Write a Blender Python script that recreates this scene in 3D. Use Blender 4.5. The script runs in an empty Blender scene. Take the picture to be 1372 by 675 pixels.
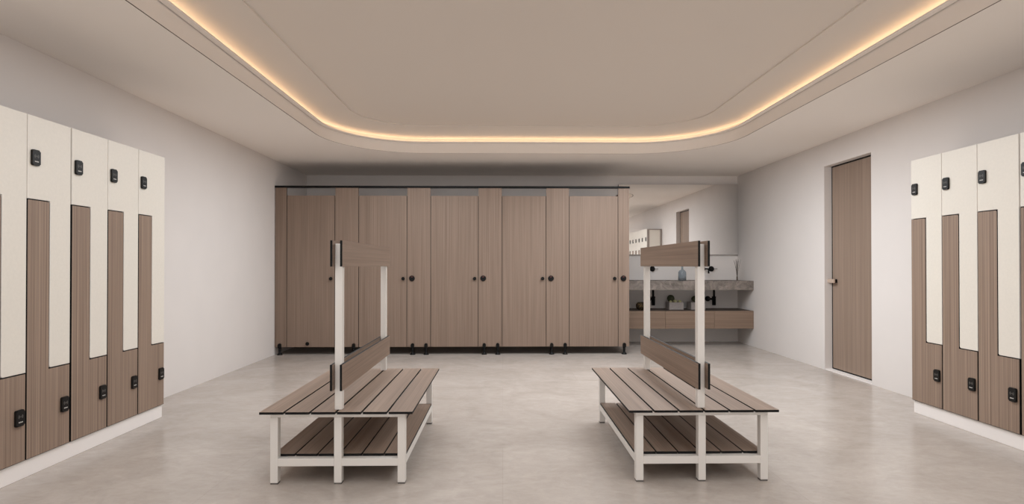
import bpy, bmesh, math, random
from mathutils import Vector, Matrix
random.seed(7)
S = bpy.context.scene
C = S.collection
PI = math.pi

# ------------------------------------------------------------------ view
S.view_settings.view_transform = 'Standard'
S.view_settings.look = 'None'
S.view_settings.gamma = 1.0
S.view_settings.use_curve_mapping = False
S.view_settings.exposure = -0.30
try:
    S.cycles.use_denoising = True
    S.cycles.max_bounces = 14
    S.cycles.diffuse_bounces = 8
    S.cycles.glossy_bounces = 6
    S.cycles.transmission_bounces = 10
    S.cycles.caustics_reflective = False
    S.cycles.caustics_refractive = False
    S.cycles.sample_clamp_indirect = 8.0
except Exception:
    pass

# ------------------------------------------------------------------ materials
def lin(r, g, b):
    def f(c):
        c /= 255.0
        return c / 12.92 if c <= 0.04045 else ((c + 0.055) / 1.055) ** 2.4
    return (f(r), f(g), f(b), 1.0)

def new_mat(name):
    m = bpy.data.materials.new(name)
    m.use_nodes = True
    nt = m.node_tree
    return m, nt, nt.nodes['Principled BSDF']

def plain(name, rgb, rough=0.5, metal=0.0, spec=0.5, noise=0.0, nscale=30.0):
    m, nt, b = new_mat(name)
    c = lin(*rgb)
    b.inputs['Roughness'].default_value = rough
    b.inputs['Metallic'].default_value = metal
    b.inputs['Specular IOR Level'].default_value = spec
    if noise:
        tc = nt.nodes.new('ShaderNodeTexCoord')
        n = nt.nodes.new('ShaderNodeTexNoise'); n.inputs['Scale'].default_value = nscale
        n.inputs['Detail'].default_value = 4
        r = nt.nodes.new('ShaderNodeValToRGB')
        r.color_ramp.elements[0].position = 0.3; r.color_ramp.elements[1].position = 0.7
        r.color_ramp.elements[0].color = tuple(x * (1 - noise) for x in c[:3]) + (1,)
        r.color_ramp.elements[1].color = tuple(min(1, x * (1 + noise)) for x in c[:3]) + (1,)
        nt.links.new(tc.outputs['Object'], n.inputs['Vector'])
        nt.links.new(n.outputs['Fac'], r.inputs['Fac'])
        nt.links.new(r.outputs['Color'], b.inputs['Base Color'])
    else:
        b.inputs['Base Color'].default_value = c
    return m

def wood(name, dark, light, axis, fine=190.0, rough=0.55, spec=0.3, broad=14.0, lo=0.30, hi=0.70, mixf=0.4):
    """woodgrain laminate: streaks running along one object axis"""
    m, nt, b = new_mat(name)
    tc = nt.nodes.new('ShaderNodeTexCoord')
    oi = nt.nodes.new('ShaderNodeObjectInfo')
    off = nt.nodes.new('ShaderNodeVectorMath'); off.operation = 'SCALE'
    comb = nt.nodes.new('ShaderNodeCombineXYZ')
    for k in range(3):
        nt.links.new(oi.outputs['Random'], comb.inputs[k])
    nt.links.new(comb.outputs[0], off.inputs[0]); off.inputs['Scale'].default_value = 11.0
    add = nt.nodes.new('ShaderNodeVectorMath'); add.operation = 'ADD'
    nt.links.new(tc.outputs['Object'], add.inputs[0]); nt.links.new(off.outputs[0], add.inputs[1])
    def streak(sc, along, det):
        mp = nt.nodes.new('ShaderNodeMapping')
        v = [sc, sc, sc]; v[axis] = along
        mp.inputs['Scale'].default_value = v
        nt.links.new(add.outputs[0], mp.inputs['Vector'])
        n = nt.nodes.new('ShaderNodeTexNoise'); n.inputs['Scale'].default_value = 1.0
        n.inputs['Detail'].default_value = det; n.inputs['Roughness'].default_value = 0.6
        nt.links.new(mp.outputs[0], n.inputs['Vector'])
        return n
    n1 = streak(fine, 0.9, 3); n2 = streak(broad, 0.35, 2)
    mx = nt.nodes.new('ShaderNodeMix'); mx.data_type = 'FLOAT'
    mx.inputs[0].default_value = mixf
    nt.links.new(n1.outputs['Fac'], mx.inputs[2]); nt.links.new(n2.outputs['Fac'], mx.inputs[3])
    r = nt.nodes.new('ShaderNodeValToRGB')
    r.color_ramp.elements[0].position = lo; r.color_ramp.elements[0].color = lin(*dark)
    r.color_ramp.elements[1].position = hi; r.color_ramp.elements[1].color = lin(*light)
    nt.links.new(mx.outputs[0], r.inputs['Fac'])
    nt.links.new(r.outputs['Color'], b.inputs['Base Color'])
    b.inputs['Roughness'].default_value = rough
    b.inputs['Specular IOR Level'].default_value = spec
    return m

M = {}
M['wall'] = plain('wall paint', (224, 218, 214), 0.85, spec=0.15, noise=0.012, nscale=3)
M['ceil'] = plain('ceiling paint', (246, 239, 232), 0.9, spec=0.1)
M['trayshade'] = plain('dimmed ceiling paint', (226, 217, 208), 0.9, spec=0.1)  # ceiling paint again, with the tray's dimmer, warmer light put into the colour
M['jointshade'] = plain('ceiling joint shade', (132, 120, 110), 0.8, spec=0.1)  # shade line at the ceiling steps, painted onto the joint faces
M['cream'] = plain('cream laminate', (226, 219, 208), 0.45, spec=0.3, noise=0.02, nscale=60)
M['creamedge'] = plain('cream laminate edge', (236, 230, 222), 0.5, spec=0.3)
M['black'] = plain('black laminate core', (17, 15, 14), 0.6, spec=0.2)
M['blackmetal'] = plain('black metal', (9, 8, 8), 0.5, spec=0.2)
M['carcass'] = plain('carcass grey', (58, 53, 50), 0.6, spec=0.3)
M['plinth'] = plain('white plinth', (238, 232, 228), 0.5, spec=0.3)
M['whitesteel'] = plain('white powder coat', (218, 213, 207), 0.45, spec=0.35)
M['lockblack'] = plain('lock black', (18, 16, 15), 0.45, spec=0.3)
M['lockgrey'] = plain('lock print grey', (112, 106, 102), 0.5)
M['lockwhite'] = plain('lock print white', (215, 210, 205), 0.5)
M['red'] = plain('indicator red', (74, 26, 24), 0.4)
M['rubber'] = plain('rubber grey', (95, 90, 86), 0.7)
M['darktop'] = plain('dark cabinet top', (72, 60, 52), 0.6)
M['taupe'] = plain('taupe frame', (150, 139, 132), 0.6)
WD, WL_ = (116, 97, 84), (154, 133, 117)
M['wood_x'] = wood('taupe woodgrain along x', WD, WL_, 0)
M['wood_y'] = wood('taupe woodgrain along y', WD, WL_, 1)
M['wood_z'] = wood('taupe woodgrain along z', WD, WL_, 2)
M['lockerwood'] = wood('locker woodgrain', (118, 99, 86), (164, 142, 125), 2, fine=260, broad=110, lo=0.34, hi=0.66)
M['partwood'] = wood('partition woodgrain', (116, 98, 85), (141, 121, 107), 2, fine=150, broad=45, mixf=0.28, lo=0.34, hi=0.66)
M['drawerwood'] = wood('drawer woodgrain', (116, 96, 81), (140, 119, 103), 0, fine=90, broad=30)
M['doorwood'] = wood('door woodgrain', (134, 115, 101), (157, 137, 122), 2, fine=60, broad=14)
M['bronze'] = plain('bronze handle', (186, 166, 150), 0.5, metal=0.0)

def floor_mat():
    m, nt, b = new_mat('polished concrete')
    tc = nt.nodes.new('ShaderNodeTexCoord')
    def noise(sc, det, ro, stretch=(1, 1, 1), dist=0.0):
        mp = nt.nodes.new('ShaderNodeMapping'); mp.inputs['Scale'].default_value = stretch
        nt.links.new(tc.outputs['Object'], mp.inputs['Vector'])
        n = nt.nodes.new('ShaderNodeTexNoise'); n.inputs['Scale'].default_value = sc
        n.inputs['Detail'].default_value = det; n.inputs['Roughness'].default_value = ro
        n.inputs['Distortion'].default_value = dist
        nt.links.new(mp.outputs[0], n.inputs['Vector'])
        return n
    n1 = noise(1.9, 8, 0.66, (1, 1.25, 1), 0.9)
    n2 = noise(11.0, 7, 0.72, (1, 1.7, 1), 0.8)
    mx = nt.nodes.new('ShaderNodeMix'); mx.data_type = 'FLOAT'; mx.inputs[0].default_value = 0.4
    nt.links.new(n1.outputs['Fac'], mx.inputs[2]); nt.links.new(n2.outputs['Fac'], mx.inputs[3])
    r = nt.nodes.new('ShaderNodeValToRGB')
    e = r.color_ramp.elements
    e[0].position = 0.30; e[0].color = lin(164, 154, 145)
    e[1].position = 0.70; e[1].color = lin(195, 185, 177)
    nt.links.new(mx.outputs[0], r.inputs['Fac'])
    # large slabs with hair-fine joints
    bk = nt.nodes.new('ShaderNodeTexBrick')
    bk.offset = 0.5
    bk.inputs['Scale'].default_value = 1.0
    bk.inputs['Brick Width'].default_value = 1.5; bk.inputs['Row Height'].default_value = 0.9
    bk.inputs['Mortar Size'].default_value = 0.004; bk.inputs['Mortar Smooth'].default_value = 0.5
    bk.inputs['Color1'].default_value = (1, 1, 1, 1); bk.inputs['Color2'].default_value = (0.955, 0.955, 0.955, 1)
    bk.inputs['Mortar'].default_value = (0.93, 0.93, 0.93, 1)
    nt.links.new(tc.outputs['Object'], bk.inputs['Vector'])
    mul = nt.nodes.new('ShaderNodeMix'); mul.data_type = 'RGBA'; mul.blend_type = 'MULTIPLY'
    mul.inputs[0].default_value = 1.0
    nt.links.new(r.outputs['Color'], mul.inputs[6]); nt.links.new(bk.outputs['Color'], mul.inputs[7])
    nt.links.new(mul.outputs[2], b.inputs['Base Color'])
    b.inputs['Roughness'].default_value = 0.22
    b.inputs['Specular IOR Level'].default_value = 0.26
    return m
M['floor'] = floor_mat()

def concrete_mat():
    m, nt, b = new_mat('mottled grey concrete')
    tc = nt.nodes.new('ShaderNodeTexCoord')
    n1 = nt.nodes.new('ShaderNodeTexNoise'); n1.inputs['Scale'].default_value = 7
    n1.inputs['Detail'].default_value = 8; n1.inputs['Roughness'].default_value = 0.72; n1.inputs['Distortion'].default_value = 1.2
    nt.links.new(tc.outputs['Object'], n1.inputs['Vector'])
    r = nt.nodes.new('ShaderNodeValToRGB')
    e = r.color_ramp.elements
    e[0].position = 0.34; e[0].color = lin(80, 73, 67)
    e[1].position = 0.68; e[1].color = lin(152, 141, 133)
    nt.links.new(n1.outputs['Fac'], r.inputs['Fac'])
    nt.links.new(r.outputs['Color'], b.inputs['Base Color'])
    b.inputs['Roughness'].default_value = 0.6
    return m
M['concrete'] = concrete_mat()
M['pot'] = plain('grey concrete pot', (158, 149, 145), 0.8, noise=0.12, nscale=45)
M['soil'] = plain('soil', (52, 44, 36), 0.95, noise=0.3, nscale=120)
M['cactus'] = plain('dark green cactus', (62, 66, 44), 0.75, noise=0.3, nscale=90)
M['succ'] = plain('pale green succulent', (182, 178, 136), 0.7, noise=0.2, nscale=120)
M['leaf'] = plain('leaf green', (92, 108, 62), 0.6)
M['twig'] = plain('twig brown', (78, 66, 58), 0.8)
def bowl_mat():
    m, nt, b = new_mat('brown bowl with gold spots')
    tc = nt.nodes.new('ShaderNodeTexCoord')
    v = nt.nodes.new('ShaderNodeTexVoronoi'); v.inputs['Scale'].default_value = 75
    nt.links.new(tc.outputs['Object'], v.inputs['Vector'])
    r = nt.nodes.new('ShaderNodeValToRGB')
    e = r.color_ramp.elements
    e[0].position = 0.14; e[0].color = lin(176, 138, 76)
    e[1].position = 0.34; e[1].color = lin(46, 36, 26)
    nt.links.new(v.outputs['Distance'], r.inputs['Fac'])
    nt.links.new(r.outputs['Color'], b.inputs['Base Color'])
    b.inputs['Roughness'].default_value = 0.75
    b.inputs['Specular IOR Level'].default_value = 0.2
    return m
M['bowl'] = bowl_mat()
def glass_mat():
    m, nt, b = new_mat('blue grey glass')
    b.inputs['Base Color'].default_value = lin(208, 217, 225)
    b.inputs['Roughness'].default_value = 0.06
    b.inputs['IOR'].default_value = 1.25
    b.inputs['Transmission Weight'].default_value = 0.8
    return m
M['glass'] = glass_mat()
m, nt, b = new_mat('mirror silver')
b.inputs['Base Color'].default_value = (0.90, 0.89, 0.88, 1); b.inputs['Metallic'].default_value = 1.0
b.inputs['Roughness'].default_value = 0.015
M['mirror'] = m
LED_STRENGTH = 5.2
m, nt, b = new_mat('warm led')
b.inputs['Base Color'].default_value = (0.9, 0.8, 0.6, 1)
b.inputs['Emission Color'].default_value = (1.0, 0.78, 0.54, 1)
b.inputs['Emission Strength'].default_value = LED_STRENGTH
M['led'] = m

# ------------------------------------------------------------------ mesh helpers
def obj(name, bm, mats, parent=None, smooth=False, loc=None):
    me = bpy.data.meshes.new(name)
    bmesh.ops.recalc_face_normals(bm, faces=bm.faces)
    if smooth:
        for f in bm.faces: f.smooth = True
    bm.to_mesh(me); bm.free()
    if not isinstance(mats, (list, tuple)): mats = [mats]
    for k in mats: me.materials.append(M[k])
    o = bpy.data.objects.new(name, me); C.objects.link(o)
    if parent: o.parent = parent
    if loc is not None: o.location = loc
    return o

def box(bm, x0, x1, y0, y1, z0, z1, bevel=0.0, mi=0, axis_mi=None, segs=1):
    """axis_mi: {axis: material} for the faces whose normal runs along that axis"""
    vs = [bm.verts.new((x, y, z)) for x in (x0, x1) for y in (y0, y1) for z in (z0, z1)]
    q = [((0, 1, 3, 2), 0), ((4, 6, 7, 5), 0), ((0, 4, 5, 1), 1), ((2, 3, 7, 6), 1), ((0, 2, 6, 4), 2), ((1, 5, 7, 3), 2)]
    fs = []
    for idx, ax in q:
        f = bm.faces.new([vs[i] for i in idx]); fs.append(f)
        f.material_index = axis_mi.get(ax, mi) if axis_mi else mi
    if bevel:
        es = list({e for f in fs for e in f.edges})
        bmesh.ops.bevel(bm, geom=es, offset=bevel, segments=segs, affect='EDGES', profile=0.5)
    return fs

def prism_xz(bm, pts, y0, y1, mi_face=0, mi_side=0):
    """polygon in x,z (list) extruded from y0 to y1"""
    a = [bm.verts.new((x, y0, z)) for x, z in pts]
    b_ = [bm.verts.new((x, y1, z)) for x, z in pts]
    f = bm.faces.new(a); f.material_index = mi_face
    f = bm.faces.new(b_[::-1]); f.material_index = mi_face
    n = len(pts)
    for i in range(n):
        f = bm.faces.new((a[i], b_[i], b_[(i + 1) % n], a[(i + 1) % n])); f.material_index = mi_side

def chamfer_front(bm, y, t, mi):
    fs = [f for f in bm.faces if all(abs(v.co.y - y) < 1e-6 for v in f.verts)]
    r = bmesh.ops.inset_region(bm, faces=fs, thickness=t, depth=0.0, use_even_offset=True)
    for f in r['faces']: f.material_index = mi
    for f in fs:
        for v in f.verts: v.co.y -= 0.0012

def lathe(bm, prof, seg=24, center=(0, 0, 0), axis='z', mi=0, cap=True):
    """prof: list of (r, t) along the axis"""
    rings = []
    cx, cy, cz = center
    for r, t in prof:
        ring = []
        for k in range(seg):
            a = 2 * PI * k / seg
            u, v = r * math.cos(a), r * math.sin(a)
            if axis == 'z': p = (cx + u, cy + v, cz + t)
            elif axis == 'y': p = (cx + u, cy + t, cz + v)
            else: p = (cx + t, cy + u, cz + v)
            ring.append(bm.verts.new(p))
        rings.append(ring)
    for a, b_ in zip(rings, rings[1:]):
        for k in range(seg):
            f = bm.faces.new((a[k], a[(k + 1) % seg], b_[(k + 1) % seg], b_[k])); f.material_index = mi
            f.smooth = True
    if cap:
        f = bm.faces.new(rings[0][::-1]); f.material_index = mi
        f = bm.faces.new(rings[-1]); f.material_index = mi

def tube(bm, pts, r, seg=10, mi=0, r_end=None):
    pts = [Vector(p) for p in pts]
    rings = []
    n = len(pts)
    for i, p in enumerate(pts):
        d = (pts[min(i + 1, n - 1)] - pts[max(i - 1, 0)]).normalized()
        up = Vector((0, 0, 1)) if abs(d.z) < 0.9 else Vector((1, 0, 0))
        u = d.cross(up).normalized(); v = d.cross(u).normalized()
        rr = r if r_end is None else r + (r_end - r) * i / (n - 1)
        rings.append([bm.verts.new(p + u * (rr * math.cos(2 * PI * k / seg)) + v * (rr * math.sin(2 * PI * k / seg))) for k in range(seg)])
    for a, b_ in zip(rings, rings[1:]):
        for k in range(seg):
            f = bm.faces.new((a[k], a[(k + 1) % seg], b_[(k + 1) % seg], b_[k])); f.material_index = mi; f.smooth = True
    f = bm.faces.new(rings[0][::-1]); f.material_index = mi
    f = bm.faces.new(rings[-1]); f.material_index = mi

def tag(o, label, cat, group=None):
    o['label'] = label; o['category'] = cat
    if group: o['group'] = group
    return o

def thing(name, label, cat, loc=(0, 0, 0), rz=0.0, group=None):
    o = bpy.data.objects.new(name, None); C.objects.link(o)
    o.empty_display_size = 0.1
    o.location = loc; o.rotation_euler = (0, 0, rz)
    return tag(o, label, cat, group)

def struct(name, bm, mats, parent=None, **kw):
    o = obj(name, bm, mats, parent, **kw)
    if parent is None: o['kind'] = 'structure'
    return o

def dup(root, loc, rz, label, group=None):
    r = root.copy(); C.objects.link(r); r.location = loc; r.rotation_euler = (0, 0, rz)
    r['label'] = label
    if group: r['group'] = group
    for ch in list(root.children):
        c = ch.copy(); C.objects.link(c); c.parent = r
        for g in list(ch.children):
            d = g.copy(); C.objects.link(d); d.parent = c
    return r

# ------------------------------------------------------------------ room
XL, XR = -2.945, 3.573          # left and right wall faces
YB, YF = 8.573, -3.0            # back and front wall faces
H = 2.513                       # lower ceiling
T = 0.2
bm = bmesh.new(); box(bm, XL - T, XR + T, YF - T, YB + T, -0.12, 0.0); struct('floor', bm, 'floor')
bm = bmesh.new(); box(bm, XL - T, XL, YF - T, YB + T, 0.0, H + 0.03); struct('wall_left', bm, 'wall')
bm = bmesh.new(); box(bm, XL, XR, YB, YB + T, 0.0, H + 0.03); struct('wall_back', bm, 'wall')
bm = bmesh.new(); box(bm, XL, XR, YF - T, YF, 0.0, H + 0.03); struct('wall_front', bm, 'wall')
D0, D1, DT, RC = 5.438, 6.239, 2.252, 0.082     # door opening near, far, top, recess
bm = bmesh.new()
box(bm, XR, XR + T, YF - T, D0, 0.0, H + 0.03)
box(bm, XR, XR + T, D1, YB + T, 0.0, H + 0.03)
box(bm, XR, XR + T, D0, D1, DT, H + 0.03)
box(bm, XR + RC + 0.055, XR + T, D0, D1, 0.0, DT)
struct('wall_right', bm, 'wall')

# door
bm = bmesh.new()
box(bm, XR + RC, XR + RC + 0.045, D0 + 0.012, D1 - 0.018, 0.026, DT - 0.016, axis_mi={0: 0, 1: 1, 2: 1})
door = struct('door_1', bm, ['doorwood', 'black'])
bm = bmesh.new()
x0, x1 = XR + RC + 0.001, XR + RC + 0.05
box(bm, x0, x1, D0, D0 + 0.012, 0.012, DT); box(bm, x0, x1, D1 - 0.018, D1, 0.012, DT)
box(bm, x0, x1, D0 + 0.012, D1 - 0.018, DT - 0.016, DT); box(bm, x0, x1, D0 + 0.012, D1 - 0.018, 0.012, 0.026)
obj('door_frame', bm, 'black', door)
bm = bmesh.new()
hy = D1 - 0.085
box(bm, XR + RC - 0.008, XR + RC, hy - 0.017, hy + 0.017, 0.964, 1.004, 0.002)
lathe(bm, [(0.011, 0.0), (0.011, -0.03)], 16, (XR + RC - 0.006, hy, 0.984), 'x')
h = obj('handle_rose', bm, 'blackmetal', door)
bm = bmesh.new()
box(bm, XR + RC - 0.050, XR + RC - 0.030, hy - 0.030, hy + 0.100, 0.962, 1.004, 0.003)
obj('door_handle', bm, 'bronze', door)
bm = bmesh.new()
box(bm, XR + 0.001, XR + RC + 0.05, D0 + 0.001, D1 - 0.001, 0.0, 0.012, 0.001)
struct('trim_1', bm, 'plinth')

# ceiling with a rounded tray
A0, A1, AF, AB, AR = -1.9305, 2.5535, -1.6, 6.872, 1.01
def loop(o, r=None, n=28):
    r = (AR - o) if r is None else r
    x0, x1, y0, y1 = A0 + o, A1 - o, AF + o, AB - o
    out = []
    for cx, cy, a0 in ((x1 - r, y1 - r, 0), (x0 + r, y1 - r, PI / 2), (x0 + r, y0 + r, PI), (x1 - r, y0 + r, 1.5 * PI)):
        for k in range(n + 1):
            a = a0 + PI / 2 * k / n
            out.append((cx + r * math.cos(a), cy + r * math.sin(a)))
    return out
def ring(bm, pts, z): return [bm.verts.new((x, y, z)) for x, y in pts]
def bridge(bm, a, b_, mi=0):
    n = len(a)
    for i in range(n): bm.faces.new((a[i], a[(i + 1) % n], b_[(i + 1) % n], b_[i])).material_index = mi
bm = bmesh.new()
rv = [bm.verts.new(p) for p in ((XL - 0.05, YF - 0.05, H), (XR + 0.05, YF - 0.05, H), (XR + 0.05, YB + 0.05, H), (XL - 0.05, YB + 0.05, H))]
l0 = ring(bm, loop(-0.008), H)
es = [bm.edges.new((rv[i], rv[(i + 1) % 4])) for i in range(4)]
es += [bm.edges.new((l0[i], l0[(i + 1) % len(l0)])) for i in range(len(l0))]
bmesh.ops.triangle_fill(bm, use_beauty=True, edges=es)
prev = l0
CAV = -0.045; ZL = 2.633; ZU = 2.694; OC = 0.355
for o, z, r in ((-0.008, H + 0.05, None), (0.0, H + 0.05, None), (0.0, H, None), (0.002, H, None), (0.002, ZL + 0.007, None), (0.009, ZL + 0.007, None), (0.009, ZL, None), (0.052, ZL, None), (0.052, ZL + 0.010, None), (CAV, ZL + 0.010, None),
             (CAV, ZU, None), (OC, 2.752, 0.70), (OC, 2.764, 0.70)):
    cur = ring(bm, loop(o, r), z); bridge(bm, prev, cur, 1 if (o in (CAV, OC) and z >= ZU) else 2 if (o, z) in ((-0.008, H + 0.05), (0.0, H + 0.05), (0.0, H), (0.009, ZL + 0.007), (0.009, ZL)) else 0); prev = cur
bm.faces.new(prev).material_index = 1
struct('ceiling', bm, ['ceil', 'trayshade', 'jointshade'])
# warm strip lying on the cove ledge
bm = bmesh.new()
a = ring(bm, loop(-0.030), ZL + 0.0105); b_ = ring(bm, loop(-0.012), ZL + 0.0105)
c_ = ring(bm, loop(-0.012), ZL + 0.0145); d_ = ring(bm, loop(-0.030), ZL + 0.0145)
bridge(bm, a, b_); bridge(bm, b_, c_); bridge(bm, c_, d_); bridge(bm, d_, a)
tag(obj('cove_light_strip', bm, 'led'), 'warm glowing light strip hidden in the rounded ceiling cove', 'light strip')

# ------------------------------------------------------------------ lockers
LW, LD, LZ, LTOP = 0.312, 0.345, 0.095, 1.975
def arc(cx, cz, r, a0, a1, n=5):
    return [(cx + r * math.cos(a0 + (a1 - a0) * k / n), cz + r * math.sin(a0 + (a1 - a0) * k / n)) for k in range(n + 1)]
def lock_bm():
    bm = bmesh.new()
    w, h_, d = 0.0275, 0.0435, 0.013
    pts = arc(w - 0.009, h_ - 0.009, 0.009, 0, PI / 2) + arc(-w + 0.009, h_ - 0.009, 0.009, PI / 2, PI) + \
          arc(-w + 0.009, -h_ + 0.009, 0.009, PI, 1.5 * PI) + arc(w - 0.009, -h_ + 0.009, 0.009, 1.5 * PI, 2 * PI)
    prism_xz(bm, pts, -d, 0.0)
    es = [e for e in bm.edges if all(abs(v.co.y + d) < 1e-6 for v in e.verts)]
    bmesh.ops.bevel(bm, geom=es, offset=0.004, segments=2, affect='EDGES')
    # printed contactless symbol: dot and two pairs of arcs, a line of print under it
    def sector(cx, cz, r0, r1, a0, a1, mi):
        n = 6
        p = [(cx + r1 * math.cos(a0 + (a1 - a0) * k / n), cz + r1 * math.sin(a0 + (a1 - a0) * k / n)) for k in range(n + 1)]
        q = [(cx + r0 * math.cos(a0 + (a1 - a0) * k / n), cz + r0 * math.sin(a0 + (a1 - a0) * k / n)) for k in range(n + 1)]
        y = -d - 0.0004
        va = [bm.verts.new((x, y, z)) for x, z in p]; vb = [bm.verts.new((x, y, z)) for x, z in q]
        for k in range(n):
            f = bm.faces.new((va[k], va[k + 1], vb[k + 1], vb[k])); f.material_index = mi
    zc = 0.008
    for r in (0.0075, 0.0135):
        sector(0, zc, r - 0.0013, r + 0.0013, -0.75, 0.75, 1)
        sector(0, zc, r - 0.0013, r + 0.0013, PI - 0.75, PI + 0.75, 1)
    sector(0, zc, 0.0, 0.0024, 0, 2 * PI, 1)
    for k in range(5):
        x = -0.0125 + k * 0.0054
        hh = (0.0060, 0.0045, 0.0062, 0.0045, 0.0056)[k]
        vs = [bm.verts.new(p) for p in ((x, -d - 0.0004, -0.024), (x + 0.0040, -d - 0.0004, -0.024), (x + 0.0040, -d - 0.0004, -0.024 + hh), (x, -d - 0.0004, -0.024 + hh))]
        f = bm.faces.new(vs); f.material_index = 2
    return bm
def make_locker(label, end_side, group):
    """front faces local -y at y=0; root stands on the plinth"""
    t = thing('locker', label, 'locker', group=group)
    g = 0.0028; hw = LW / 2 - g; z = lambda w: w - LZ
    bm = bmesh.new(); tw = 0.016
    y0, y1 = 0.016, LD
    X = LW / 2 - 0.0006
    xl = -X + (0.013 if end_side < 0 else 0); xr = X - (0.013 if end_side > 0 else 0)
    box(bm, xl, xl + tw, y0, y1, 0, z(LTOP)); box(bm, xr - tw, xr, y0, y1, 0, z(LTOP))
    box(bm, xl + tw, xr - tw, y0, y1, z(LTOP) - tw, z(LTOP)); box(bm, xl + tw, xr - tw, y0, y1, 0, tw)
    box(bm, xl + tw, xr - tw, y1 - tw, y1, tw, z(LTOP) - tw)
    obj('carcass', bm, 'carcass', t)
    g2 = 0.0022
    # upper door: wide at the top, runs down the right half
    bm = bmesh.new()
    pts = [(hw, z(LTOP)), (-hw, z(LTOP)), (-hw, z(1.5155) + g2)] + [(g2, z(1.5155) + g2), (g2, z(0.5695) + g2 + 0.012)]
    pts += arc(g2 + 0.012, z(0.5695) + g2 + 0.012, 0.012, PI, 1.5 * PI)[1:] + [(hw, z(0.5695) + g2)]
    prism_xz(bm, pts, 0.0, 0.014, 0, 1); bmesh.ops.recalc_face_normals(bm, faces=bm.faces); chamfer_front(bm, 0.0, 0.0020, 1)
    u = obj('upper_door', bm, ['cream', 'creamedge'], t); u['label'] = 'cream upper door that narrows down the right side'
    bm = bmesh.new()
    pts = [(-hw, z(0.100)), (hw, z(0.100)), (hw, z(0.5695) - g2), (-g2, z(0.5695) - g2), (-g2, z(1.5155) - g2 - 0.012)]
    pts += arc(-g2 - 0.012, z(1.5155) - g2 - 0.012, 0.012, 0, PI / 2)[1:] + [(-hw, z(1.5155) - g2)]
    prism_xz(bm, pts, 0.0, 0.014, 0, 1); bmesh.ops.recalc_face_normals(bm, faces=bm.faces); chamfer_front(bm, 0.0, 0.0022, 1)
    l = obj('lower_door', bm, ['lockerwood', 'black'], t); l['label'] = 'brown woodgrain lower door that rises up the left side'
    k = obj('electronic_lock', lock_bm(), ['lockblack', 'lockgrey', 'lockwhite'], u, loc=(-LW / 2 + 0.048, 0, z(1.745)))
    k = obj('electronic_lock', lock_bm(), ['lockblack', 'lockgrey', 'lockwhite'], l, loc=(LW / 2 - 0.046, 0, z(0.338)))
    if end_side:
        s = end_side
        bm = bmesh.new()
        xa, xb = sorted((s * (X - 0.0125), s * (X - 0.003)))
        f0, f1 = 0.016, LD
        box(bm, xa, xb, f0, f0 + 0.048, 0, z(LTOP)); box(bm, xa, xb, f1 - 0.040, f1, 0, z(LTOP))
        box(bm, xa, xb, f0 + 0.048, f1 - 0.040, z(LTOP) - 0.022, z(LTOP)); box(bm, xa, xb, f0 + 0.048, f1 - 0.040, 0, 0.03)
        e = obj('end_panel_frame', bm, 'taupe', t)
        bm = bmesh.new()
        xa, xb = sorted((s * (X - 0.0125), s * (X - 0.0085)))
        box(bm, xa, xb, f0 + 0.048, f1 - 0.040, 0.03, z(LTOP) - 0.022)
        obj('end_panel', bm, 'cream', t)
    return t
gl, gr = 'lockers along the left wall', 'lockers along the right wall'
XFL, XFR = -2.580, 3.220
left_lab = ['two-tone locker at the far end of the left wall row, nearest the cubicles',
            'two-tone locker second from the far end of the left wall row',
            'two-tone locker in the middle of the left row, third from its far end',
            'two-tone locker in the left row just on the camera side of the wide black seam',
            'two-tone locker cut by the left edge of the picture']
right_lab = ['two-tone locker at the far end of the right wall row, nearest the door',
             'two-tone locker second from the far end of the right wall row',
             'two-tone locker third from the far end of the right wall row, beside the black seam',
             'two-tone locker cut to a sliver by the right edge of the picture',
             'two-tone right row locker seen only in the mirror, fifth from the far end',
             'two-tone right row locker seen only in the mirror, sixth from the far end']
def y_at(far, k): return far - 0.156 - 0.312 * k - (0.006 if k >= 3 else 0)
Lf = make_locker(left_lab[0], 1, gl); Lf.location = (XFL, y_at(4.371, 0), LZ); Lf.rotation_euler = (0, 0, PI / 2)
Lm = make_locker(left_lab[1], 0, gl); Lm.location = (XFL, y_at(4.371, 1), LZ); Lm.rotation_euler = (0, 0, PI / 2)
for k in range(2, 5): dup(Lm, (XFL, y_at(4.371, k), LZ), PI / 2, left_lab[k], gl)
Rf = make_locker(right_lab[0], -1, gr); Rf.location = (XFR, y_at(4.417, 0), LZ); Rf.rotation_euler = (0, 0, -PI / 2)
for k in range(1, 6): dup(Lm, (XFR, y_at(4.417, k), LZ), -PI / 2, right_lab[k], gr)
bm = bmesh.new(); box(bm, XFL - LD, XFL - 0.012, y_at(4.371, 4) - 0.15, 4.368, 0, LZ, 0.002)
tag(obj('locker_plinth', bm, 'plinth'), 'long white plinth under the left wall lockers', 'plinth')
bm = bmesh.new(); box(bm, XFR + 0.013, XFR + LD, y_at(4.417, 5) - 0.15, 4.414, 0, LZ, 0.002)
tag(obj('locker_plinth', bm, 'plinth'), 'long white plinth under the right wall lockers', 'plinth')

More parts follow.
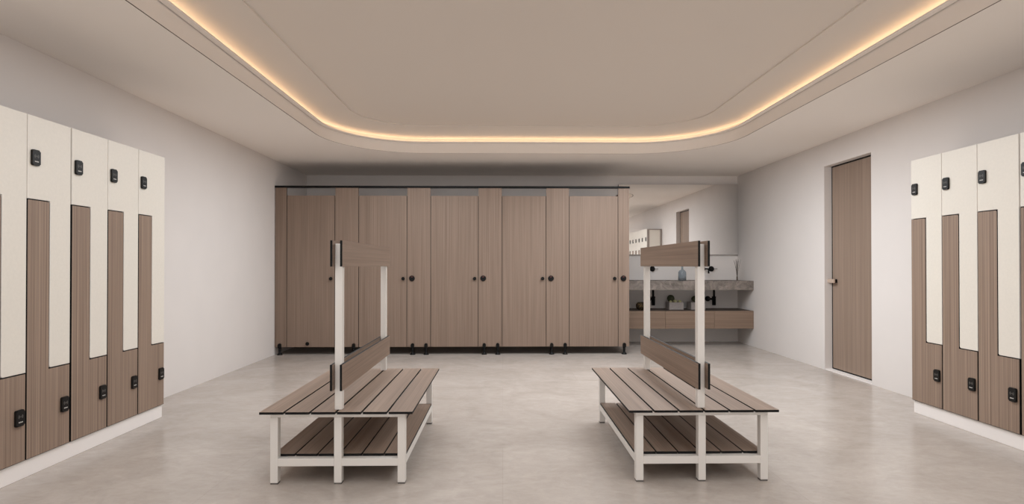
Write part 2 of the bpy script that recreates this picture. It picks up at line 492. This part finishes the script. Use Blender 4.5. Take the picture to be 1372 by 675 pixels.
# ------------------------------------------------------------------ changing benches
def make_bench(label, cx):
    """local y runs away from the camera, root on the floor under the front edge"""
    t = thing('changing_bench', label, 'bench', (cx, 2.975, 0), group='double sided changing benches')
    L = 1.255; PB, PF = 1.165, 0.035        # rear and front leg frames (front faces)
    for yy in (PF, PB):
        for xx in (-0.334, 0.0, 0.334):
            bm = bmesh.new(); box(bm, xx - 0.020, xx + 0.020, yy, yy + 0.040, 0.008, 0.352 if xx else 0.352, 0.0015)
            lg = obj('leg', bm, 'whitesteel', t)
            bm = bmesh.new(); box(bm, xx - 0.0185, xx + 0.0185, yy + 0.0015, yy + 0.0385, 0.0, 0.008)
            obj('foot_pad', bm, 'rubber', lg)
    # seat frame
    bm = bmesh.new()
    for yy in (PF, PB): box(bm, -0.354, 0.354, yy, yy + 0.040, 0.352, 0.376, 0.0015)
    for s in (-1, 1): box(bm, s * 0.334 - 0.02, s * 0.334 + 0.02, PF + 0.04, PB, 0.352, 0.376)
    obj('seat_frame', bm, 'whitesteel', t)
    bm = bmesh.new()
    for yy in (PF, PB):
        for s in (-1, 1): box(bm, *sorted((s * 0.020, s * 0.314)), yy + 0.001, yy + 0.039, 0.095, 0.135, 0.001)
    for s in (-1, 1): box(bm, s * 0.334 - 0.019, s * 0.334 + 0.019, PF + 0.04, PB, 0.095, 0.135, 0.001)
    obj('shelf_frame', bm, 'whitesteel', t)
    # slats
    pitch = 0.8053 / 6; w = pitch - 0.011
    for k in range(6):
        x = -0.8053 / 2 + 0.0055 + k * pitch
        bm = bmesh.new()
        box(bm, x, x + w, 0.0, L, 0.376, 0.3885, axis_mi={2: 0, 0: 1, 1: 1})
        obj('seat_slat', bm, ['wood_y', 'black'], t)
    pitch = 0.708 / 6; w = pitch - 0.008
    for k in range(6):
        x = -0.354 + 0.004 + k * pitch
        bm = bmesh.new()
        box(bm, x, x + w, PF + 0.041, PB - 0.001, 0.1355, 0.148, axis_mi={2: 0, 0: 1, 1: 1})
        obj('shelf_slat', bm, ['wood_y', 'black'], t)
    # posts and backrest boards
    for yy in (0.045, PB + 0.005):
        bm = bmesh.new(); box(bm, -0.0195, 0.0195, yy, yy + 0.039, 0.3885, 1.267, 0.002)
        obj('post', bm, 'whitesteel', t)
    for z0, z1, nm in ((1.146, 1.283, 'upper_backrest_board'), (0.497, 0.633, 'lower_backrest_board')):
        for s in (-1, 1):
            xa, xb = sorted((s * 0.0197, s * 0.0317))
            bm = bmesh.new(); box(bm, xa, xb, 0.0, L - 0.003, z0, z1, axis_mi={0: 0, 1: 1, 2: 1})
            obj(nm, bm, ['wood_y', 'black'], t)
    return t
B1 = make_bench('brown slatted changing bench on white frame, nearer the left wall lockers', -0.8685)
B2 = dup(B1, (1.0645, 2.982, 0), 0, 'brown slatted changing bench on white frame, in front of the sink counter')

# ------------------------------------------------------------------ cubicle partition
YP = 7.374; TH = 0.018
part = thing('toilet_cubicles', 'row of five brown woodgrain toilet cubicles with black rail and feet', 'toilet cubicles', (0, YP, 0))
ZB0, ZT, ZD = 0.101, 2.159, 2.058
pil = [(-2.943, -2.787), (-2.170, -1.862), (-1.241, -0.932), (-0.317, -0.006), (0.565, 0.868), (1.504, 1.654)]
doors = [(-2.787, -2.170), (-1.862, -1.241), (-0.932, -0.317), (-0.006, 0.565), (0.868, 1.504)]
bm = bmesh.new(); box(bm, -2.944, 1.659, -0.006, TH + 0.012, ZT, 2.186, 0.002)
obj('head_rail', bm, 'black', part)
def disc_knob(bm, x, z, r, d, seg=20, mi=0):
    lathe(bm, [(r * 0.5, 0.0), (r * 0.5, -d * 0.4), (r * 0.92, -d * 0.5), (r, -d * 0.7), (r * 0.9, -d)], seg, (x, 0, z), 'y', mi)
for i, (a, b_) in enumerate(pil):
    bm = bmesh.new(); box(bm, a + 0.004, b_ - 0.004, 0, TH, ZB0, ZT, axis_mi={1: 0, 0: 1, 2: 1})
    p = obj('pilaster', bm, ['partwood', 'black'], part)
    if i:
        xi = (0, -2.112, -1.175, -0.252, 0.628, 1.574)[i]
        bm = bmesh.new()
        lathe(bm, [(0.036, 0.0), (0.037, -0.010), (0.033, -0.015)], 28, (xi, 0, 0.987), 'y')
        # red occupied window on the upper part of the disc
        vs = []
        for k in range(9):
            an = PI * (0.30 + 0.40 * k / 8)
            vs.append(bm.verts.new((xi + 0.026 * math.cos(an), -0.0154, 0.987 + 0.026 * math.sin(an))))
        for k in range(9):
            an = PI * (0.70 - 0.40 * k / 8)
            vs.append(bm.verts.new((xi + 0.013 * math.cos(an), -0.0154, 0.987 + 0.013 * math.sin(an))))
        f = bm.faces.new(vs); f.material_index = 1
        obj('indicator_bolt', bm, ['blackmetal', 'red'], p)
for i, (a, b_) in enumerate(doors):
    bm = bmesh.new(); box(bm, a + 0.003, b_ - 0.003, 0, TH, ZB0, ZD, axis_mi={1: 0, 0: 1, 2: 1})
    d = obj('cubicle_door', bm, ['partwood', 'black'], part)
    bm = bmesh.new(); disc_knob(bm, b_ - 0.046, 0.984, 0.023, 0.032); obj('knob', bm, 'blackmetal', d)
    if i == 0:
        bm = bmesh.new(); disc_knob(bm, -2.515, 0.146, 0.024, 0.03); obj('door_stop', bm, 'blackmetal', d)
    # stop strip seen in the slits beside the door
    bm = bmesh.new()
    for xx in (a, b_): box(bm, xx - 0.012, xx + 0.012, TH + 0.001, TH + 0.006, ZB0, ZD)
    obj('stop_strip', bm, 'carcass', d)
feet = [-2.875, -2.098, -1.924, -1.166, -0.992, -0.239, -0.064, 0.638, 0.813, 1.584]
for x in feet:
    bm = bmesh.new()
    # rounded bracket on the panel face, rod below it, flared base
    pts = [(x - 0.021, 0.092)] + [(x + 0.021, 0.092)] + arc(x, 0.128, 0.021, 0, PI, 10)
    prism_xz(bm, pts, -0.020, 0.0)
    lathe(bm, [(0.034, 0.0), (0.034, 0.006), (0.028, 0.014), (0.016, 0.026), (0.015, 0.05), (0.017, 0.056), (0.017, 0.098)], 20, (x, 0.004, 0), 'z')
    obj('foot', bm, 'blackmetal', part)
for x in (-2.011, -1.079, -0.152, 0.726):
    bm = bmesh.new(); box(bm, x - TH / 2, x + TH / 2, TH + 0.001, YB - YP - 0.002, ZB0, 2.05, axis_mi={0: 0, 1: 1, 2: 1})
    obj('divider_panel', bm, ['partwood', 'black'], part)
bm = bmesh.new(); box(bm, 1.632, 1.650, TH + 0.001, YB - YP - 0.002, ZB0, ZT, axis_mi={0: 0, 1: 1, 2: 1})
obj('end_panel', bm, ['partwood', 'black'], part)

# ------------------------------------------------------------------ mirror
YM = 8.527
mr = thing('wall_mirror', 'wide frameless wall mirror above the sink counter', 'mirror', (0, YM, 1.32))
bm = bmesh.new(); box(bm, 1.752, XR - 0.002, 0.005, YB - YM, 0.0, 1.057); obj('backing', bm, 'carcass', mr)
bm = bmesh.new(); box(bm, 1.752, XR - 0.002, 0.0, 0.005, 0.0, 1.057); obj('mirror_glass', bm, 'mirror', mr)

# ------------------------------------------------------------------ sink counter
YC = 8.018; XC0 = 1.663
ct = thing('sink_countertop', 'thick mottled grey concrete countertop below the mirror', 'countertop', (0, YC, 0.807))
SINKS = (2.20, 3.10)
bm = bmesh.new()
# slab with two rectangular basins cut in from the top
zt = 0.128
ys = [0.0, 0.10, 0.42, YB - YC - 0.001]
xs = [XC0, SINKS[0] - 0.24, SINKS[0] + 0.24, SINKS[1] - 0.24, SINKS[1] + 0.24, XR - 0.001]
for i in range(5):
    for j in range(3):
        hole = i in (1, 3) and j == 1
        box(bm, xs[i], xs[i + 1], ys[j], ys[j + 1], 0.0, 0.03 if hole else zt)
bmesh.ops.remove_doubles(bm, verts=bm.verts, dist=0.0005)
obj('slab', bm, 'concrete', ct)
for sx in SINKS:
    bm = bmesh.new(); lathe(bm, [(0.022, 0.0), (0.022, 0.003), (0.014, 0.005)], 20, (sx, 0.30, 0.030)); obj('drain', bm, 'blackmetal', ct)

cab = thing('vanity_cabinet', 'floating brown woodgrain drawer cabinet under the concrete countertop', 'cabinet', (0, YC, 0.257))
bm = bmesh.new(); box(bm, XC0, XR - 0.001, 0.019, YB - YC, 0.0, 0.251, axis_mi={2: 1, 0: 0, 1: 0}); obj('carcass', bm, ['drawerwood', 'darktop'], cab)
for a, b_ in ((XC0, 2.311), (2.311, 3.009), (3.009, XR)):
    bm = bmesh.new(); box(bm, a + 0.0015, b_ - 0.0015, 0.0, 0.018, 0.0, 0.251, 0.001); obj('drawer', bm, 'drawerwood', cab)

def make_faucet(label, sx):
    t = thing('wall_faucet', label, 'faucet', (sx, YB, 1.104), group='black wall faucets over the sinks')
    bm = bmesh.new()
    lathe(bm, [(0.022, 0.0), (0.022, -0.008), (0.013, -0.010)], 20, (0, 0, 0), 'y')
    pts = [(0, -0.008, 0), (0, -0.16, 0)] + [(0, -0.16 - 0.03 * math.sin(k * PI / 12), -0.03 + 0.03 * math.cos(k * PI / 12)) for k in range(1, 7)] + [(0, -0.19, -0.068)]
    tube(bm, pts, 0.012, 12)
    obj('spout', bm, 'blackmetal', t)
    bm = bmesh.new()
    lathe(bm, [(0.041, 0.0), (0.041, -0.008), (0.030, -0.012), (0.028, -0.05), (0.022, -0.055)], 24, (0.108, 0, 0), 'y')
    hd = obj('handle', bm, 'blackmetal', t)
    bm = bmesh.new(); tube(bm, [(0.130, -0.04, 0), (0.186, -0.043, 0.001)], 0.0045, 8); obj('lever', bm, 'lockgrey', hd)
    return t
F1 = make_faucet('black wall faucet over the right sink, nearer the dried twigs', 3.062)
dup(F1, (2.163, YB, 1.104), 0, 'black wall faucet over the left sink, nearer the cubicles')
def make_trap(label, sx):
    t = thing('bottle_trap', label, 'drain trap', (sx, 8.33, 0.807), group='black bottle traps under the sinks')
    bm = bmesh.new(); lathe(bm, [(0.016, -0.12), (0.016, -0.0005)], 16); obj('drain_pipe', bm, 'blackmetal', t)
    bm = bmesh.new(); lathe(bm, [(0.020, -0.240), (0.027, -0.236), (0.027, -0.125), (0.031, -0.122), (0.031, -0.112), (0.018, -0.108)], 20); obj('trap_body', bm, 'blackmetal', t)
    bm = bmesh.new(); tube(bm, [(0, 0.02, -0.150), (-0.006, YB - 8.33, -0.156)], 0.015, 14); obj('outlet_pipe', bm, 'blackmetal', t)
    bm = bmesh.new(); lathe(bm, [(0.041, 0.0), (0.041, -0.008), (0.022, -0.014)], 24, (-0.006, YB - 8.33, -0.156), 'y'); obj('wall_flange', bm, 'blackmetal', t)
    return t
T1 = make_trap('black bottle trap under the right sink, behind the second planter', 3.120)
dup(T1, (2.219, 8.33, 0.807), 0, 'black bottle trap under the left sink, beside the gold spotted bowl')

# vase with a sprig
ZC = 0.935
vx, vy = 2.602, 8.18
bm = bmesh.new()
prof = [(0.050, 0.0), (0.057, 0.006), (0.057, 0.105), (0.053, 0.128), (0.040, 0.146), (0.022, 0.158), (0.015, 0.166), (0.0145, 0.205), (0.018, 0.212),
        (0.015, 0.212), (0.012, 0.204), (0.012, 0.168), (0.019, 0.156), (0.037, 0.143), (0.050, 0.126), (0.054, 0.104), (0.054, 0.010), (0.047, 0.006)]
lathe(bm, prof, 32)
tag(obj('glass_bottle_vase', bm, 'glass', loc=(vx, vy, ZC)), 'blue grey glass bottle vase on the concrete countertop', 'vase')
sp = thing('leaf_sprig', 'small green leaf sprig standing in the blue glass vase', 'plant', (vx, vy, ZC + 0.008))
bm = bmesh.new(); tube(bm, [(0, 0, 0), (0.004, 0.0, 0.12), (0.004, 0, 0.21), (0.012, 0.0, 0.245)], 0.0018, 6); obj('stem', bm, 'leaf', sp)
def leaf_bm(p, d, ln, wd):
    bm = bmesh.new(); d = Vector(d).normalized(); s = d.cross(Vector((0, 0, 1))).normalized(); n = s.cross(d)
    L = [Vector(p) + d * (ln * t) + n * (0.12 * ln * math.sin(PI * t)) for t in (0, 0.25, 0.5, 0.75, 1)]
    W = (0.1, 0.8, 1.0, 0.7, 0.05)
    a = [bm.verts.new(q + s * (wd * w) + n * 0.0006) for q, w in zip(L, W)]; b2 = [bm.verts.new(q - s * (wd * w) + n * 0.0006) for q, w in zip(L, W)]
    c2 = [bm.verts.new(q - n * 0.002) for q in L]
    for k in range(4):
        bm.faces.new((a[k], a[k + 1], b2[k + 1], b2[k])); bm.faces.new((a[k], c2[k], c2[k + 1], a[k + 1])); bm.faces.new((b2[k], b2[k + 1], c2[k + 1], c2[k]))
    return bm
obj('leaf', leaf_bm((0.005, 0, 0.207), (1, -0.1, 0.08), 0.06, 0.012), 'leaf', sp)
obj('leaf', leaf_bm((0.008, 0, 0.235), (-0.8, 0.2, 0.5), 0.045, 0.010), 'leaf', sp)
obj('leaf', leaf_bm((0.012, 0, 0.245), (0.4, -0.3, 0.8), 0.04, 0.010), 'leaf', sp)

# dried twigs in a slim holder
rx, ry = 3.420, 8.22
rd = thing('dried_twigs', 'bunch of thin dried twigs at the right end of the countertop', 'dried twigs', (rx, ry, ZC))
bm = bmesh.new(); lathe(bm, [(0.010, 0), (0.011, 0.004), (0.009, 0.055), (0.007, 0.06)], 14); obj('slim_holder', bm, 'twig', rd)
for k in range(12):
    a = 2 * PI * k / 12 + 0.2; sp_ = 0.016 + 0.034 * ((k * 5) % 7) / 6
    hgt = 0.285 + 0.03 * ((k * 3) % 5) / 4
    px, py = math.cos(a) * sp_, math.sin(a) * sp_
    bm = bmesh.new()
    tube(bm, [(px * 0.05, py * 0.05, 0.05), (px * 0.22, py * 0.22, 0.13), (px * 0.55, py * 0.55, 0.21), (px, py, hgt)], 0.0019, 6, r_end=0.0013)
    obj('twig', bm, 'twig', rd)

# planters, cacti and bowl on the drawer cabinet
ZV = 0.508
def make_planter(label, x, y):
    t = thing('square_planter', label, 'planter', (x, y, ZV), group='grey planters under the countertop')
    w, d, h_ = 0.105, 0.19, 0.106; k = 0.012
    bm = bmesh.new()
    box(bm, -w, w, 0, k, 0, h_); box(bm, -w, w, d - k, d, 0, h_)
    box(bm, -w, -w + k, k, d - k, 0, h_); box(bm, w - k, w, k, d - k, 0, h_); box(bm, -w + k, w - k, k, d - k, 0, 0.012)
    obj('pot', bm, 'pot', t)
    bm = bmesh.new(); box(bm, -w + k, w - k, k, d - k, 0.012, 0.098); obj('soil', bm, 'soil', t)
    return t
P1 = make_planter('grey concrete planter on the cabinet, left one holding pale succulents', 2.551, 8.29)
dup(P1, (2.873, 8.29, ZV), 0, 'grey concrete planter on the cabinet, right one beside the drain trap')
def cactus_bm(r, ribs, h_):
    bm = bmesh.new(); seg = ribs * 4; rings = []
    for j in range(1, 10):
        th = PI * (0.94 - 0.90 * j / 9.5)
        rr = r * math.sin(th); zz = h_ * (1 + math.cos(th)) / 2
        rings.append([bm.verts.new((rr * (1 + 0.10 * math.cos(ribs * 2 * PI * k / seg)) * math.cos(2 * PI * k / seg), rr * (1 + 0.10 * math.cos(ribs * 2 * PI * k / seg)) * math.sin(2 * PI * k / seg), zz)) for k in range(seg)])
    for a, b2 in zip(rings, rings[1:]):
        for k in range(seg): bm.faces.new((a[k], a[(k + 1) % seg], b2[(k + 1) % seg], b2[k]))
    bm.faces.new(rings[0][::-1]); bm.faces.new(rings[-1])
    return bm
ZS = ZV + 0.098
tag(obj('round_cactus', cactus_bm(0.050, 14, 0.112), 'cactus', smooth=True, loc=(2.505, 8.415, ZS)), 'round dark green cactus at the back of the left planter', 'cactus', 'cacti in the planters')
tag(obj('round_cactus', cactus_bm(0.076, 16, 0.105), 'cactus', smooth=True, loc=(2.890, 8.385, ZS)), 'broad dark green cactus in the right planter', 'cactus', 'cacti in the planters')
def succulent(name, label, x, y, r):
    t = thing(name, label, 'succulent', (x, y, ZS), group='pale succulents in the left planter')
    bm = bmesh.new(); lathe(bm, [(r * 0.55, 0.0), (r * 0.62, r * 0.5), (r * 0.3, r * 1.25)], 12); obj('rosette_core', bm, 'succ', t)
    for ring_, (n, tilt, ln) in enumerate(((8, 0.35, 1.0), (7, 0.75, 0.95), (5, 1.15, 0.85))):
        bm = bmesh.new()
        for k in range(n):
            a = 2 * PI * k / n + ring_ * 0.4
            d = Vector((math.cos(a) * math.cos(tilt), math.sin(a) * math.cos(tilt), math.sin(tilt)))
            q = Vector((0, 0, r * 0.35))
            tube(bm, [q + d * (r * 0.2), q + d * (r * ln * 0.6), q + d * (r * ln)], r * 0.30, 8, r_end=r * 0.08)
        obj('leaf_ring', bm, 'succ', t)
succulent('succulent', 'largest pale succulent at the front of the left planter', 2.545, 8.332, 0.037)
succulent('succulent', 'small pale succulent at the right of the left planter', 2.614, 8.340, 0.032)
succulent('succulent', 'small pale succulent at the left corner of the left planter', 2.478, 8.328, 0.026)
bm = bmesh.new()
lathe(bm, [(0.040, 0.0), (0.058, 0.012), (0.070, 0.036), (0.073, 0.058), (0.068, 0.084), (0.052, 0.104), (0.044, 0.109), (0.040, 0.106), (0.048, 0.098),
           (0.062, 0.080), (0.066, 0.058), (0.062, 0.036), (0.050, 0.018), (0.03, 0.012)], 32)
tag(obj('round_bowl', bm, 'bowl', smooth=True, loc=(2.020, 8.26, ZV)), 'round brown bowl with gold spots on the drawer cabinet', 'bowl')

# ------------------------------------------------------------------ light
W = bpy.data.worlds.new('World'); S.world = W; W.use_nodes = True
bg = W.node_tree.nodes['Background']; bg.inputs[0].default_value = (1, 0.97, 0.95, 1); bg.inputs[1].default_value = 0.3
def area(name, loc, rot, sx, sy, power, col):
    l = bpy.data.lights.new(name, 'AREA'); l.shape = 'RECTANGLE'; l.size = sx; l.size_y = sy; l.energy = power; l.color = col
    o = bpy.data.objects.new(name, l); C.objects.link(o); o.location = loc; o.rotation_euler = rot
    return o
LC = (0.90, 0.955, 1.0)
area('overhead_fill', (-1.0, 5.6, 2.495), (0, 0, 0), 1.4, 2.2, 52.0, LC)  # overhead area lights added as fill, no fixtures hang there
area('overhead_fill', (1.5, 5.6, 2.495), (0, 0, 0), 1.4, 2.2, 104.0, LC)
for lx in (-1.2, 1.75):
    area('overhead_fill', (lx, 1.6, 2.495), (0, 0, 0), 1.2, 5.6, 52.0, LC)
area('front_fill', (0.31, -2.9, 1.1), (PI / 2 + 0.7, 0, 0), 6.2, 1.9, 150.0, LC)  # unseen fill added behind the camera, tilted up to lift the ceiling

# ------------------------------------------------------------------ camera
cam = bpy.data.cameras.new('camera'); co = bpy.data.objects.new('camera', cam); C.objects.link(co)
cam.sensor_fit = 'HORIZONTAL'; cam.sensor_width = 36.0; cam.lens = 36.0 * 760.0 / 1372.0
cam.shift_y = (350.58 - 337.5) / 1372.0
cam.clip_start = 0.05
co.location = (0, 0, 1.15); co.rotation_euler = (PI / 2 + 0.0071, 0, -0.0165)
S.camera = co
